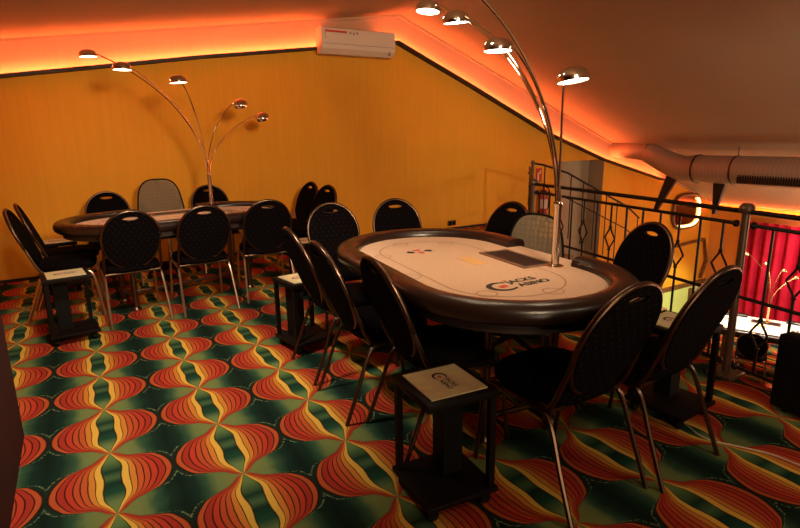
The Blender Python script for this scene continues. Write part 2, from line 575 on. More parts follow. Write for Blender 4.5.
# ------------------------------------------------------------------ chair
def oval(k, n, hw, hh):
    a = 2 * PI * k / n
    x, z = math.cos(a), math.sin(a)
    return hw * x * (1 + .05 * z), hh * z
BZ = .685
def back_y(z):
    return -.185 - .165 * (z - .48) / .44
def make_chair(label, legmat):
    t = thing('banquet_chair', label, 'chair', group='round-backed banquet chairs')
    # seat
    b = new()
    n = 40
    prof = [(.90, .415), (.98, .425), (1.0, .445), (.985, .468), (.92, .482), (.75, .490), (.4, .494)]
    rings = []
    for s, z in prof:
        ring = []
        for k in range(n):
            a = 2 * PI * k / n
            c, d_ = math.cos(a), math.sin(a)
            x = .215 * s * math.copysign(abs(c) ** .55, c)
            y = .215 * s * math.copysign(abs(d_) ** .55, d_) + .02
            ring.append(b.verts.new((x, y, z)))
        rings.append(ring)
    for A, B in zip(rings[:-1], rings[1:]):
        for k in range(n):
            b.faces.new([A[k], A[(k + 1) % n], B[(k + 1) % n], B[k]])
    b.faces.new(rings[0][::-1]); b.faces.new(rings[-1])
    obj('seat', b, MT['fabric'], t, True, 60)
    # back cushion with a hand slot near its top
    b = new()
    n = 48
    hw, hh = .205, .235
    o1 = [oval(k, n, hw, hh) for k in range(n)]
    o2 = [(.062 * math.cos(2 * PI * k / 20), .182 + .016 * math.sin(2 * PI * k / 20)) for k in range(20)]
    es = []
    for loop in (o1, o2):
        vs = [b.verts.new((x, 0, z)) for x, z in loop]
        es += [b.edges.new((vs[i], vs[(i + 1) % len(vs)])) for i in range(len(vs))]
    bmesh.ops.triangle_fill(b, edges=es, use_beauty=True)
    r = bmesh.ops.extrude_face_region(b, geom=b.faces[:])
    bmesh.ops.translate(b, verts=[v for v in r['geom'] if isinstance(v, bmesh.types.BMVert)], vec=(0, -.034, 0))
    for v in b.verts:
        v.co.y += .017 + back_y(BZ + v.co.z)
        v.co.z += BZ
    obj('backrest', b, MT['fabric'], t, True, 30)
    # rim, uprights
    b = new()
    tube(b, [(x, back_y(BZ + z), BZ + z) for x, z in [oval(k, n, hw + .004, hh + .004) for k in range(n)]], .0125, 10, True)
    for s in (-1, 1):
        tube(b, smooth_path([(s * .203, back_y(.62), .62), (s * .208, back_y(.54), .54), (s * .210, back_y(.46) + .004, .46), (s * .205, -.13, .412), (s * .20, -.04, .408)], 5), .011, 8)
    obj('back_frame', b, MT['bronze'], t)
    b = new()
    tube(b, [(x, back_y(BZ + z), BZ + z) for x, z in o2], .0055, 8, True)
    obj('hand_slot', b, MT['bronze'], t)
    b = new()
    tube(b, [(.20, .19, .408), (.20, -.15, .408), (-.20, -.15, .408), (-.20, .19, .408)], .010, 8, True)
    obj('seat_frame', b, legmat, t)
    for s in (-1, 1):
        b = new()
        tube(b, smooth_path([(s * .205, -.02, .405), (s * .21, .15, .402), (s * .214, .205, .37), (s * .220, .232, .20), (s * .226, .255, 0)], 5), .0105, 8)
        obj('leg', b, legmat, t)
        b = new()
        tube(b, smooth_path([(s * .205, .0, .400), (s * .209, -.11, .398), (s * .212, -.165, .36), (s * .220, -.23, .19), (s * .226, -.305, 0)], 5), .0105, 8)
        obj('leg', b, legmat, t)
    return t

G1 = 'round-backed chairs at the near poker table'
G2 = 'round-backed chairs at the far poker table'
# position x, y, yaw (0 = facing the back wall), label
near_chairs = [
    (2.645, -.74, 4, 'black round-backed chair at the railing side of the near table end, cable behind its legs'),
    (2.175, -.705, 1, 'large black round-backed chair beside the logo-topped cart, back turned to the viewer'),
    (1.945, -.165, -96, 'black round-backed chair on the long side of the near table, closest to the logo-topped cart'),
    (1.885, .325, -94, 'black round-backed chair on the long side of the near table, between two like it'),
    (1.92, .86, -93, 'black round-backed chair beside the pale-topped cart on the long side of the near table'),
    (2.245, 1.555, 172, 'bronze-rimmed black chair at the far end of the near table, nearer the far table'),
    (2.79, 1.49, 168, 'bronze-rimmed black chair standing alone against the yellow wall behind the near table'),
    (3.15, .985, 97, 'black round-backed chair next to the grey office chair, by the railing corner'),
    (3.085, -.175, 76, 'dotted black chair beside the arc lamp with iron railing right behind it'),
]
far_chairs = [
    (.83, 2.75, 4, 'black round-backed chair seen from behind at the far table, first from the partition wall'),
    (1.39, 2.75, 2, 'black round-backed chair seen from behind at the far table, middle of its side'),
    (1.99, 2.82, -6, 'black round-backed chair seen from behind at the far table, next to the near table chairs'),
    (.365, 3.13, -94, 'black chair at the rounded table end by the partition, in front of its neighbour'),
    (.40, 3.60, -88, 'black chair at the rounded table end by the partition, nearer the yellow wall'),
    (.775, 4.04, 178, 'black round-backed chair against the yellow wall, beyond the rounded end of the far table'),
    (1.875, 4.21, 180, 'black round-backed chair against the yellow wall behind the arc lamp pole'),
    (2.68, 4.06, 101, 'maroon-looking chair turned side-on past the far table, nearer the yellow wall'),
    (2.655, 3.46, 103, 'maroon-looking chair turned side-on past the far table, overlapped by a bronze-rimmed chair'),
]
chair0 = make_chair('', MT['bronze'])
first = True
for lst, g in ((near_chairs, G1), (far_chairs, G2)):
    for x, y, yw, lab in lst:
        if first:
            c = chair0
            c.location = (x, y, 0)
            c.rotation_euler = (0, 0, math.radians(yw))
            c['label'], c['group'] = lab, g
            first = False
        else:
            c = dup(chair0, (x, y, 0), yw, lab, g)
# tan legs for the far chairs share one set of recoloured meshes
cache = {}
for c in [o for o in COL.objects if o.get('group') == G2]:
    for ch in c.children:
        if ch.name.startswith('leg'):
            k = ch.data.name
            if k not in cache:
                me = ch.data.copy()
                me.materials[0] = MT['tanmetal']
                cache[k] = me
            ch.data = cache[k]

# ------------------------------------------------------------------ dealer's office chair
def make_dealer(label, zc, hs):
    t = thing('office_chair', label, 'chair', group='grey mesh office chairs for the dealers')
    def outline(n=44):
        pts = []
        for k in range(n):
            a = 2 * PI * k / n
            c, s = math.cos(a), math.sin(a)
            x = math.copysign(abs(c) ** .6, c); z = math.copysign(abs(s) ** .6, s)
            w = .235 - .035 * z
            pts.append((w * x, .27 * z))
        return pts
    def by(x, z):
        return -.22 - .07 * z + .35 * x * x
    b = new()
    ol = outline()
    rings = []
    for s in (1.0, .85, .7, .5, .3, .12):
        rings.append([b.verts.new((x * s, by(x * s, z * s), zc + z * s)) for x, z in ol])
    for A, B in zip(rings[:-1], rings[1:]):
        for k in range(len(ol)):
            b.faces.new([A[k], A[(k + 1) % len(ol)], B[(k + 1) % len(ol)], B[k]])
    b.faces.new(rings[-1])
    obj('backrest', b, MT['meshback'], t)
    b = new()
    tube(b, [(x, by(x, z), zc + z) for x, z in ol], .0075, 8, True)
    obj('back_frame', b, MT['blackplastic'], t)
    b = new()
    rbox(b, (0, .03, hs), (.46, .44, .07), .03, 3)
    obj('seat', b, MT['fabric'], t)
    b = new()
    tube(b, smooth_path([(0, .02, hs - .05), (0, -.18, hs - .05), (0, -.26, hs), (0, -.235, hs + .14)], 5), .022, 8)
    obj('back_bracket', b, MT['blackplastic'], t)
    b = new()
    tube(b, [(0, 0, .09), (0, 0, hs - .03)], .028, 12)
    obj('column', b, MT['chrome'], t)
    b = new()
    for k in range(5):
        a = 2 * PI * k / 5 + .3
        tube(b, [(0, 0, .11), (.27 * math.cos(a), .27 * math.sin(a), .065)], [.026, .016], 8)
    obj('star_base', b, MT['blackplastic'], t)
    for k in range(5):
        a = 2 * PI * k / 5 + .3
        b = new()
        M = Matrix.Translation((.27 * math.cos(a), .27 * math.sin(a), .026)) @ Matrix.Rotation(a, 4, 'Z') @ Matrix.Rotation(PI / 2, 4, 'X')
        lathe(b, [(0, -.02), (.022, -.02), (.026, -.012), (.026, .012), (.022, .02), (0, .02)], 14, M)
        obj('caster', b, MT['blackplastic'], t)
    return t
dc = make_dealer('grey mesh office chair facing the near poker table at its dealer gap', .645, .42)
dc.location = (2.99, .45, 0); dc.rotation_euler = (0, 0, math.radians(98))
dc['group'] = 'grey mesh office chairs'
d2 = make_dealer('grey mesh office chair behind the far table, against the yellow wall', .765, .52)
d2.location = (1.335, 4.16, 0); d2.rotation_euler = (0, 0, math.radians(186)); d2['group'] = dc['group']

# ------------------------------------------------------------------ poker table
def stad(L, W, n=32):
    r = W / 2; h = L / 2 - r
    pts = []
    for k in range(n + 1):
        a = -PI / 2 + PI * k / n
        pts.append((h + r * math.cos(a), r * math.sin(a)))
    for k in range(n + 1):
        a = PI / 2 + PI * k / n
        pts.append((-h + r * math.cos(a), r * math.sin(a)))
    return pts

def logo(parent, M, size, back=None):
    """big C with the two words JACKS / ASINO tucked into it, and a red flourish"""
    bk = new()
    # the C: crescent
    n = 28
    R = .5 * size
    outer = [(R * math.cos(a), R * .92 * math.sin(a)) for a in [math.radians(42 + (318 - 42) * i / n) for i in range(n + 1)]]
    inner = [(R * .13 + R * .74 * math.cos(a), R * .68 * math.sin(a)) for a in [math.radians(48 + (312 - 48) * i / n) for i in range(n + 1)]]
    vo = [bk.verts.new((x, y, 0)) for x, y in outer]
    vi = [bk.verts.new((x, y, 0)) for x, y in inner]
    for i in range(n):
        bk.faces.new([vo[i], vo[i + 1], vi[i + 1], vi[i]])
    text_mesh(bk, 'JACKS', size * .42, Matrix.Translation((size * .98, size * .24, 0)), 0, size * .012)
    text_mesh(bk, 'ASINO', size * .42, Matrix.Translation((size * 1.12, -size * .20, 0)), 0, size * .012)
    bmesh.ops.transform(bk, matrix=M, verts=bk.verts[:])
    o = obj('logo_lettering', bk, MT['black'], parent, False)
    o['label'] = 'black logo lettering of a big C with JACKS and CASINO'
    rd = new()
    for k in range(3):
        a = .5 + k * .45
        x0, y0 = -size * .12 + k * size * .10, size * .02 * k
        flat(rd, [(x0, y0 - size * .12), (x0 + size * .10, y0 - size * .16), (x0 + size * .14, y0 + size * .02), (x0 + size * .02, y0 + size * .10)], 0)
    fl_ = new()
    flat(fl_, [(size * .36, size * .44), (size * .62, size * .50), (size * .60, size * .54), (size * .36, size * .48)], 0)
    bmesh.ops.transform(rd, matrix=M, verts=rd.verts[:])
    obj('logo_emblem', rd, MT['red'], parent, False)
    bmesh.ops.transform(fl_, matrix=M, verts=fl_.verts[:])
    obj('logo_flourish', fl_, MT['red'], parent, False)

TL, TW = 2.0, 1.17
GX0, GX1 = -.33, .25          # dealer gap along the table's own x, on its -y side
def make_table(label, loc, yaw, felt, group):
    t = thing('poker_table', label, 'poker table', loc, yaw, group)
    zt = .755
    # playing surface
    b = new()
    prism(b, stad(TL - .06, TW - .06), zt - .03, zt)
    obj('playing_surface', b, felt, t, True, 30)
    # padded rail, open at the dealer gap
    L, W = TL - .13, TW - .13
    path = stad(L, W, 30)
    r = W / 2; h = L / 2 - r
    straight = [(GX1, -r)] + [(GX1 + (h - GX1) * i / 6, -r) for i in range(1, 6)]
    right_end = path[:31]
    top = [(h - 2 * h * i / 12, r) for i in range(1, 12)]
    left_end = path[31:]
    tail = [(-h + (GX0 + h) * i / 6, -r) for i in range(1, 7)]
    pp = straight + right_end + top + left_end + tail
    b = new()
    n = 14
    rings = []
    for i, (x, y) in enumerate(pp):
        a = Vector(pp[min(i + 1, len(pp) - 1)]) - Vector(pp[max(i - 1, 0)])
        a.normalize()
        nx, ny = a.y, -a.x
        ring = []
        for k in range(n):
            q = 2 * PI * k / n
            c, s = math.cos(q), math.sin(q)
            w = .068 * math.copysign(abs(c) ** .8, c)
            z = .048 * math.copysign(abs(s) ** .8, s)
            ring.append(b.verts.new((x + nx * w, y + ny * w, zt + .002 + z)))
        rings.append(ring)
    for A, B in zip(rings[:-1], rings[1:]):
        for k in range(n):
            b.faces.new([A[k], A[(k + 1) % n], B[(k + 1) % n], B[k]])
    b.faces.new(rings[0]); b.faces.new(rings[-1][::-1])
    obj('padded_rail', b, MT['vinyl'], t, True, 60)
    b = new()
    prism(b, stad(TL - .12, TW - .12), zt - .085, zt - .031)
    prism(b, stad(TL - .5, TW - .5), zt - .14, zt - .086)
    obj('apron', b, MT['ledge'], t, True, 30)
    # chip tray
    cx = (GX0 + GX1) / 2
    b = new()
    box(b, (cx, -.30, zt + .002), (.40, .16, .006))
    tr = obj('chip_tray', b, MT['tray'], t, False)
    b = new()
    for sx_, sy_, w_, d_ in ((0, .09, .44, .02), (0, -.09, .44, .02), (-.21, 0, .02, .18), (.21, 0, .02, .18)):
        box(b, (cx + sx_, -.30 + sy_, zt + .004), (w_, d_, .008))
    obj('tray_rim', b, MT['trayrim'], tr, False)
    # printed betting line
    b = new()
    o1, o2 = stad(TL - .62, TW - .55), stad(TL - .635, TW - .565)
    v1 = [b.verts.new((x, y + .03, zt + .0012)) for x, y in o1]
    v2 = [b.verts.new((x, y + .03, zt + .0012)) for x, y in o2]
    m = len(v1)
    for i in range(m):
        if v1[i].co.y > -.12 or abs(v1[i].co.x) > .3:
            b.faces.new([v1[i], v1[(i + 1) % m], v2[(i + 1) % m], v2[i]])
    for i in range(8):
        a = 2 * PI * i / 8 + .2
        x, y = (TL / 2 - .32) * math.cos(a), (TW / 2 - .2) * math.sin(a) + .02
        if y < -.25:
            continue
        ring1 = [b.verts.new((x + .05 * math.cos(q), y + .05 * math.sin(q), zt + .0012)) for q in [2 * PI * k / 20 for k in range(20)]]
        ring2 = [b.verts.new((x + .044 * math.cos(q), y + .044 * math.sin(q), zt + .0012)) for q in [2 * PI * k / 20 for k in range(20)]]
        for k in range(20):
            b.faces.new([ring1[k], ring1[(k + 1) % 20], ring2[(k + 1) % 20], ring2[k]])
    obj('betting_line', b, MT['felt_line'], t, False)
    b = new()
    box(b, (.03, -.06, zt + .001), (.20, .085, .001))
    obj('betting_box', b, MT['felt_gold'], t, False)
    # suit symbols
    def heart():
        return [(.028 * (math.sin(q) ** 3), .026 * (13 * math.cos(q) - 5 * math.cos(2 * q) - 2 * math.cos(3 * q) - math.cos(4 * q)) / 16) for q in [2 * PI * k / 30 for k in range(30)]]
    br, bb, br2, bb2 = new(), new(), new(), new()
    R90 = Matrix.Rotation(-PI / 2, 4, 'Z')
    def at(x, y):
        return Matrix.Translation((x, y, zt + .0014)) @ R90
    flat(br, heart(), 0, at(.44, .09))
    flat(br2, [(0, .032), (.022, 0), (0, -.032), (-.022, 0)], 0, at(.37, .09))
    flat(bb, [(x, -y) for x, y in heart()], 0, at(.405, .03))
    flat(bb, [(-.012, -.034), (.012, -.034), (.003, -.01), (-.003, -.01)], 0, at(.405, .03))
    for ox, oy in ((0, .014), (-.014, -.008), (.014, -.008)):
        flat(bb2, [(ox + .013 * math.cos(q), oy + .013 * math.sin(q)) for q in [2 * PI * k / 14 for k in range(14)]], 0, at(.405, .15))
    flat(bb2, [(-.012, -.034), (.012, -.034), (.003, 0), (-.003, 0)], 0, at(.405, .15))
    for bm_, m_, l_ in ((br, 'red', 'red heart'), (br2, 'red', 'red diamond'), (bb, 'black', 'black spade'), (bb2, 'black', 'black club')):
        obj('suit_print', bm_, MT[m_], t, False)['label'] = l_ + ' printed on the felt'
    # logo, read from the rounded end
    logo(t, Matrix.Translation((-.50, .105, zt + .0016)) @ Matrix.Rotation(-PI / 2 + .12, 4, 'Z'), .155)
    # trestle legs
    for sx_ in (-.52, .52):
        for sy_ in (-.2, .2):
            b = new()
            tube(b, [(sx_, sy_, .0), (sx_, sy_, zt - .14)], .024, 12)
            lathe(b, [(0, 0), (.04, 0), (.04, .012), (.026, .03), (0, .03)], 14, Matrix.Translation((sx_, sy_, 0)))
            obj('leg', b, MT['bronze'], t)
    b = new()
    for sx_ in (-.52, .52):
        tube(b, [(sx_, -.2, .12), (sx_, .2, .12)], .016, 8)
    tube(b, [(-.52, 0, .12), (.52, 0, .12)], .016, 8)
    obj('stretcher', b, MT['bronze'], t)
    return t

T1 = dict(c=(2.335, .14), yaw=83.5)
T2 = dict(c=(1.34, 3.19), yaw=190.0)
GT = 'oval poker tables'
t1 = make_table('large oval poker table with beige felt and a black logo, beside the railing', (*T1['c'], 0), T1['yaw'], MT['felt'], GT)
t2 = dup(t1, (*T2['c'], 0), T2['yaw'], 'oval poker table against the yellow wall, farther from the railing', GT)
t2.scale = (1.03, .97, 1)

# ------------------------------------------------------------------ drink carts
def make_cart(label, loc, yaw):
    t = thing('drink_cart', label, 'side table', loc, yaw)
    b = new()
    rbox(b, (0, 0, .485), (.31, .31, .03), .004, 2)
    top = obj('cart_top', b, MT['cartwood'], t)
    b = new()
    box(b, (0, 0, .5025), (.245, .245, .005))
    pn = obj('top_panel', b, MT['card'], top, False)
    pn['label'] = 'pale wooden panel set in the dark top'
    b = new()
    flat(b, [(.080 * math.cos(q), .062 * math.sin(q)) for q in [2 * PI * k / 30 for k in range(30)]], .5054, Matrix.Rotation(-PI / 2, 4, 'Z'))
    obj('print_oval', b, MT['cardlogo'], top, False)
    logo(top, Matrix.Translation((.004, .042, .5058)) @ Matrix.Rotation(-PI / 2, 4, 'Z'), .066)
    for sx_, sy_ in ((-1, 1), (1, 1), (1, -1)):
        b = new()
        box(b, (sx_ * .135, sy_ * .135, .277), (.026, .026, .387))
        obj('leg', b, MT['cartwood'], t, False)
    b = new()
    rbox(b, (0, 0, .072), (.32, .32, .022), .004, 2)
    obj('base_plate', b, MT['cartwood'], t)
    b = new()
    box(b, (.045, .045, .2765), (.09, .09, .386))
    obj('centre_column', b, MT['blackplastic'], t, False)
    for sx_ in (-1, 1):
        for sy_ in (-1, 1):
            b = new()
            M = Matrix.Translation((sx_ * .12, sy_ * .12, .026)) @ Matrix.Rotation(PI / 2, 4, 'X')
            lathe(b, [(0, -.014), (.022, -.014), (.026, -.008), (.026, .008), (.022, .014), (0, .014)], 14, M)
            box(b, (sx_ * .12, sy_ * .12, .052), (.03, .03, .02))
            obj('caster', b, MT['blackplastic'], t)
    return t
GC = 'small square drink carts'
cart = make_cart('small square cart with pale logo top, closest to the viewer beside the large chair', (1.672, -.585, 0), -5)
cart['group'] = GC
for x, y, yw, lab in [
    (3.07, -.665, 4, 'pale-topped cart half hidden between the two chairs at the railing'),
    (1.80, 1.30, 98, 'small square cart with pale top at the far end of the three-chair row'),
    (2.36, 2.62, 90, 'small square cart glimpsed between the two tables, behind the chair backs'),
    (.30, 4.05, 94, 'small dark cart by the yellow wall, beyond the two side-on chairs near the partition'),
    (.375, 2.40, 96, 'small dark cart on the open carpet near the partition, in front of two chairs'),
]:
    dup(cart, (x, y, 0), yw, lab, GC)

# ------------------------------------------------------------------ arc lamps
Rm = [Vector((0, 0, 0))] * 3
def cam_basis(p=.2291, r=-.0160, y=.5345):
    cy, sy = math.cos(y), math.sin(y)
    fwd = Vector((sy * math.cos(p), cy * math.cos(p), -math.sin(p)))
    rt = Vector((cy, -sy, 0)); up = rt.cross(fwd)
    c, s = math.cos(r), math.sin(r)
    return c * rt + s * up, -s * rt + c * up, fwd
RT, UP, FW = cam_basis()

def make_lamp(label, base, domes, group, metal, split_z, energy, size=1.0):
    """domes: (world position of dome centre, tilt vector, lit)"""
    base = Vector(base)
    t = thing('arc_lamp', label, 'arc lamp', base, 0, group)
    b = new()
    lathe(b, [(0, 0), (.045, 0), (.045, .006), (.022, .016), (.019, .10), (.019, .32), (.023, .325), (.023, .345), (.016, .35), (0, .35)], 18)
    obj('pole', b, metal, t)
    for i, (pos, tilt, lit) in enumerate(domes):
        P = Vector(pos) - base
        a = 2 * PI * i / len(domes)
        s0 = Vector((.009 * math.cos(a), .009 * math.sin(a), .33))
        s1 = Vector((.011 * math.cos(a), .011 * math.sin(a), split_z))
        hz = Vector((P.x, P.y, 0))
        dist = hz.length
        dirn = hz.normalized()
        top = P + Vector((0, 0, .020 * size)) - dirn * .058 * size
        rise = max(.05, P.z - split_z)
        p1 = s1 + Vector((0, 0, rise * .62)) + dirn * dist * .10
        p2 = top - dirn * dist * .30 - Vector((0, 0, .02 + .10 * rise))
        path = [s0] + bez(s1, p1, p2, top, 26)
        b = new()
        tube(b, path, .0062, 8)
        arm = obj('arm', b, metal, t)
        ax = Vector(tilt).normalized()
        q = Vector((0, 0, -1)).rotation_difference(ax).to_matrix().to_4x4()
        M = Matrix.Translation(P) @ q
        b = new()
        R = .078 * size
        prof = [(0, .052 * size)] + [(R * math.sin(PI / 2 * k / 9), .052 * size * math.cos(PI / 2 * k / 9) ** .9) for k in range(1, 9)] + [(R, 0), (R, -.016), (R - .005, -.016), (R - .005, 0)]
        prof += [(R * .9 * math.sin(PI / 2 * k / 6), .045 * math.cos(PI / 2 * k / 6)) for k in range(5, 0, -1)] + [(0, .045)]
        lathe(b, prof, 28, M)
        sh = obj('lamp_shade', b, MT['chrome'] if metal is MT['chrome'] else metal, arm, True, 50)
        b = new()
        lathe(b, [(0, -.011), (R - .006, -.011), (R - .006, -.006), (0, -.006)], 24, M)
        obj('diffuser', b, MT['lampon'] if lit else MT['lampoff'], arm, True, 40)
        if lit and energy > 0:
            li = bpy.data.lights.new('lamp_light', 'SPOT')
            li.energy = energy
            li.color = (1, .70, .40)
            li.spot_size = math.radians(150)
            li.spot_blend = .9
            li.shadow_soft_size = .05
            lo = bpy.data.objects.new('lamp_light', li)
            COL.objects.link(lo)
            lo.location = base + P + ax * .03
            lo.rotation_euler = Vector((0, 0, -1)).rotation_difference(ax).to_euler()
    return t

def at_px(x, y, depth):
    return Vector((CX, CY, CZ)) + (RT * ((x - 400) / 540.0) - UP * ((y - 264) / 540.0) + FW) * depth
DN = (0, 0, -1)
L1b = (2.675, -.195, .756)
make_lamp('chrome arc lamp with five dome shades standing on the near poker table', L1b, [
    (at_px(428, 9, 3.40), (-.1, .0, -1), True),
    (at_px(456, 20, 3.15), (.1, .05, -1), True),
    (at_px(498, 48, 2.85), (.0, .0, -1), True),
    (at_px(573, 78, 2.62), (.05, -.13, -1), True),
    (at_px(440, -22, 2.6), (0, 0, -1), True)], 'chrome arc lamps on the poker tables', MT['chrome'], .36, 5.0)
L2b = (1.735, 3.735, .756)
make_lamp('chrome arc lamp with five dome shades standing on the far poker table', L2b, [
    (at_px(88, 55, 5.0), (.05, .02, -1), True),
    (at_px(122, 68, 4.7), (.0, .0, -1), True),
    (at_px(178, 81, 4.8), (.08, .0, -1), True),
    (at_px(240, 104, 5.7), (.35, .5, -1), False),
    (at_px(262, 117, 6.0), (.35, .5, -1), False)], 'chrome arc lamps on the poker tables', MT['chrome'], .37, 6.5)

# ------------------------------------------------------------------ air conditioner
t = thing('air_conditioner', 'long white air conditioner mounted on the gable wall under the ridge', 'air conditioner', (3.925, YB - .115, 2.50))
b = new()
prism(b, [(0, .0), (-.10, 0), (-.165, .06), (-.18, .14), (-.165, .30), (-.13, .315), (0, .315)], -.53, .53, Matrix(((0, 0, 1, 0), (1, 0, 0, 0), (0, 1, 0, 0), (0, 0, 0, 1))))
obj('housing', b, MT['white'], t, True, 25)
b = new()
box(b, (0, -.178, .115), (1.03, .006, .004)); box(b, (.45, -.150, .045), (.005, .05, .05))
obj('air_flap', b, MT['whitegrille'], t, False)
b = new()
box(b, (-.33, -.1725, .262), (.30, .006, .024), None)
obj('rating_label', b, MT['red'], t, False)
for k in range(4):
    b = new(); box(b, (-.48, -.176, .24 - .03 * k), (.012, .005, .012)); obj('small_mark', b, MT['whitegrille'], t, False)
for k in range(3):
    b = new(); box(b, (-.13 + .05 * k, -.1735, .258 - .008 * (k % 2)), (.02, .006, .03)); obj('small_mark', b, MT['whitegrille'], t, False)
b = new()
sphere(b, (-.22, -.183, .135), .007)
obj('indicator_light', b, MT['white'], t)
b = new()
box(b, (0, .054, .255), (.8, .110, .05))
obj('wall_bracket', b, MT['whitegrille'], t, False)

# ------------------------------------------------------------------ ventilation duct
DX, DZ, DR = 9.5, .86, .225
t = thing('ventilation_duct', 'large spiral metal air duct hanging under the sloping ceiling', 'air duct', (0, 0, 0))
b = new()
tube(b, [(DX, YF + .1, DZ), (DX, 1.0, DZ), (DX, 3.15, DZ)], DR, 32)
obj('main_pipe', b, MT['duct'], t, True, 50)
b = new()
pts = smooth_path([(DX, 3.12, DZ), (DX, 3.40, DZ), (DX - .02, 3.75, DZ + .12), (DX - .04, 4.05, DZ + .26)], 5)
tube(b, pts, [.235 - .065 * (i / (len(pts) - 1)) for i in range(len(pts))], 28)
obj('elbow', b, MT['duct'], t, True, 50)
b = new()
tube(b, [(DX - .04, 4.03, DZ + .265), (DX - .05, YB, DZ + .31)], .155, 28)
obj('branch_pipe', b, MT['duct'], t, True, 50)
for y, r, z in ((2.5, DR + .008, DZ), (3.12, .24, DZ), (4.05, .172, DZ + .265), (4.5, .165, DZ + .295)):
    b = new()
    tube(b, [(DX, y - .012, z), (DX, y + .012, z)], r, 28)
    obj('clamp', b, MT['bronze'], t, True, 50)
YZ = Matrix(((0, 0, 1, DX), (1, 0, 0, 0), (0, 1, 0, 0), (0, 0, 0, 1)))
for pl in ([(3.44, .72), (3.66, .72), (3.86, .10), (3.80, .07)], [(2.63, .67), (2.83, .67), (2.79, .14), (2.75, .14)]):
    b = new(); prism(b, pl, -.03, .03, YZ); obj('tapered_bracket', b, MT['ledge'], t, False)
b = new()
tube(b, [(DX, 2.5, DZ + DR), (DX, 2.5, ceil_z(DX))], .006, 6)
obj('hanger', b, MT['iron'], t)
gr = new()
for k in range(60):
    box(gr, (DX - DR * .90, 2.35 - .035 * k, DZ - .10), (.03, .016, .15))
obj('grille', gr, MT['iron'], t, False)
gb = new()
box(gb, (DX - DR * .88, 1.32, DZ - .10), (.02, 2.12, .17))
obj('grille_frame', gb, MT['midwood'], t, False)

# ------------------------------------------------------------------ railing
t = thing('railing', 'black wrought iron balustrade with diamond pickets around the gallery edge', 'railing', (0, 0, 0))
ZT, Z2, ZM, ZB = 1.0, .925, .50, .075
def post(name, P, h, parent):
    b = new()
    tube(b, [(P.x, P.y, .0), (P.x, P.y, h)], .022, 14)
    rbox(b, (P.x, P.y, .012), (.17, .15, .024), .004, 1)
    p = obj(name, b, MT['postmetal'], parent)
    b = new()
    lathe(b, [(0, -.032), (.024, -.03), (.04, -.014), (.043, 0), (.04, .014), (.026, .03), (0, .034)], 18, Matrix.Translation((P.x, P.y, h + .01)))
    obj('finial', b, MT['postmetal'], p)
    return p
NEARPOST = Vector((edge_x(-.57), -.57, 0))
ENDPOST = Vector((edge_x(-3.4), -3.4, 0))
for P in (NEARPOST, CORNER, ENDPOST):
    post('post', P, ZT + .005, t)
def picket(parent, P, dirv, diamond, z0=ZB, z1=Z2):
    b = new()
    c = .6625 if diamond else .315      # every other bar carries its diamond low down
    w = .048
    for s in (-1, 1):
        def q(a, z):
            return (P.x + dirv.x * a * s, P.y + dirv.y * a * s, z)
        tube(b, smooth_path([q(.002, c + .083), q(.012, c + .063), q(w, c + .008), q(w, c - .008), q(.012, c - .063), q(.002, c - .083)], 4), .0062, 6)
    tube(b, [(P.x, P.y, z0), (P.x, P.y, c - .082)], .0075, 6)
    tube(b, [(P.x, P.y, c + .082), (P.x, P.y, z1)], .0075, 6)
    for z in (c + .087, c - .087):
        sphere(b, (P.x, P.y, z), .013, 8)
    obj('picket', b, MT['iron'], parent)
def run(A, B, first_off, pitch, parent, dia0=True, ball=True):
    d = (B - A); L = d.length; u = d.normalized()
    b = new()
    tube(b, [(A + u * .02) + Vector((0, 0, ZT)), (B - u * .02) + Vector((0, 0, ZT))], .0145, 10)
    obj('handrail', b, MT['iron'], parent)
    for z in (Z2, ZM, ZB):
        b = new()
        g = .055
        tube(b, [(A + u * g) + Vector((0, 0, z)), (B - u * g) + Vector((0, 0, z))], .011, 8)
        if z != ZM:
            sphere(b, (A + u * g) + Vector((0, 0, z)), .021)
            sphere(b, (B - u * g) + Vector((0, 0, z)), .021)
        else:
            tube(b, [A + Vector((0, 0, z)), B + Vector((0, 0, z))], .0095, 8)
        obj('rail', b, MT['iron'], parent)
    k = 0
    while first_off + k * pitch < L - .06:
        P = A + u * (first_off + k * pitch)
        picket(parent, P, u, (k % 2 == 0) == dia0)
        k += 1
    # short stubs from the second rail up to the hand rail
    k = 0
run(NEARPOST, CORNER, .135, .160, t, True)
run(NEARPOST, ENDPOST, .17, .160, t, False)
run(CORNER, STAIRTOP, .13, .30, t, True)

# stair balustrade that descends along the back wall
t = thing('stair_railing', 'thin black handrail with upright bars descending along the back wall beyond the gallery', 'railing', (0, 0, 0))
SR = [(6.30, 1.05), (6.5, 1.02), (7.03, .878), (7.74, .575), (8.53, .242), (8.86, .02)]
SY = 3.70
def srz(x):
    for (a, za), (c, zc) in zip(SR[:-1], SR[1:]):
        if x <= c:
            return za + (zc - za) * (x - a) / (c - a)
    return SR[-1][1]
b = new(); tube(b, [(x, SY, z) for x, z in SR], .016, 8); obj('handrail', b, MT['iron'], t)
b = new(); tube(b, [(x, SY, z - .38) for x, z in SR[1:]], .010, 8); obj('rail', b, MT['iron'], t)
for k in range(9):
    x = 6.55 + .285 * k
    b = new()
    tube(b, [(x, SY, srz(x) - 1.0), (x, SY, srz(x))], .009, 6)
    obj('picket', b, MT['iron'], t)
b = new()
tube(b, [(6.30, SY, 0), (6.30, SY, 1.05)], .022, 10)
sphere(b, (6.30, SY, 1.06), .032)
obj('post', b, MT['postmetal'], t)
# steps
b = new()
for k in range(17):
    x0 = 6.4 + .30 * k
    z1 = -.153 * (k + 1)
    box(b, (x0 + .15, (3.72 + YB) / 2, z1 - .14), (.30, YB - 3.72, .28))
struct('staircase', b, MT['dull'])

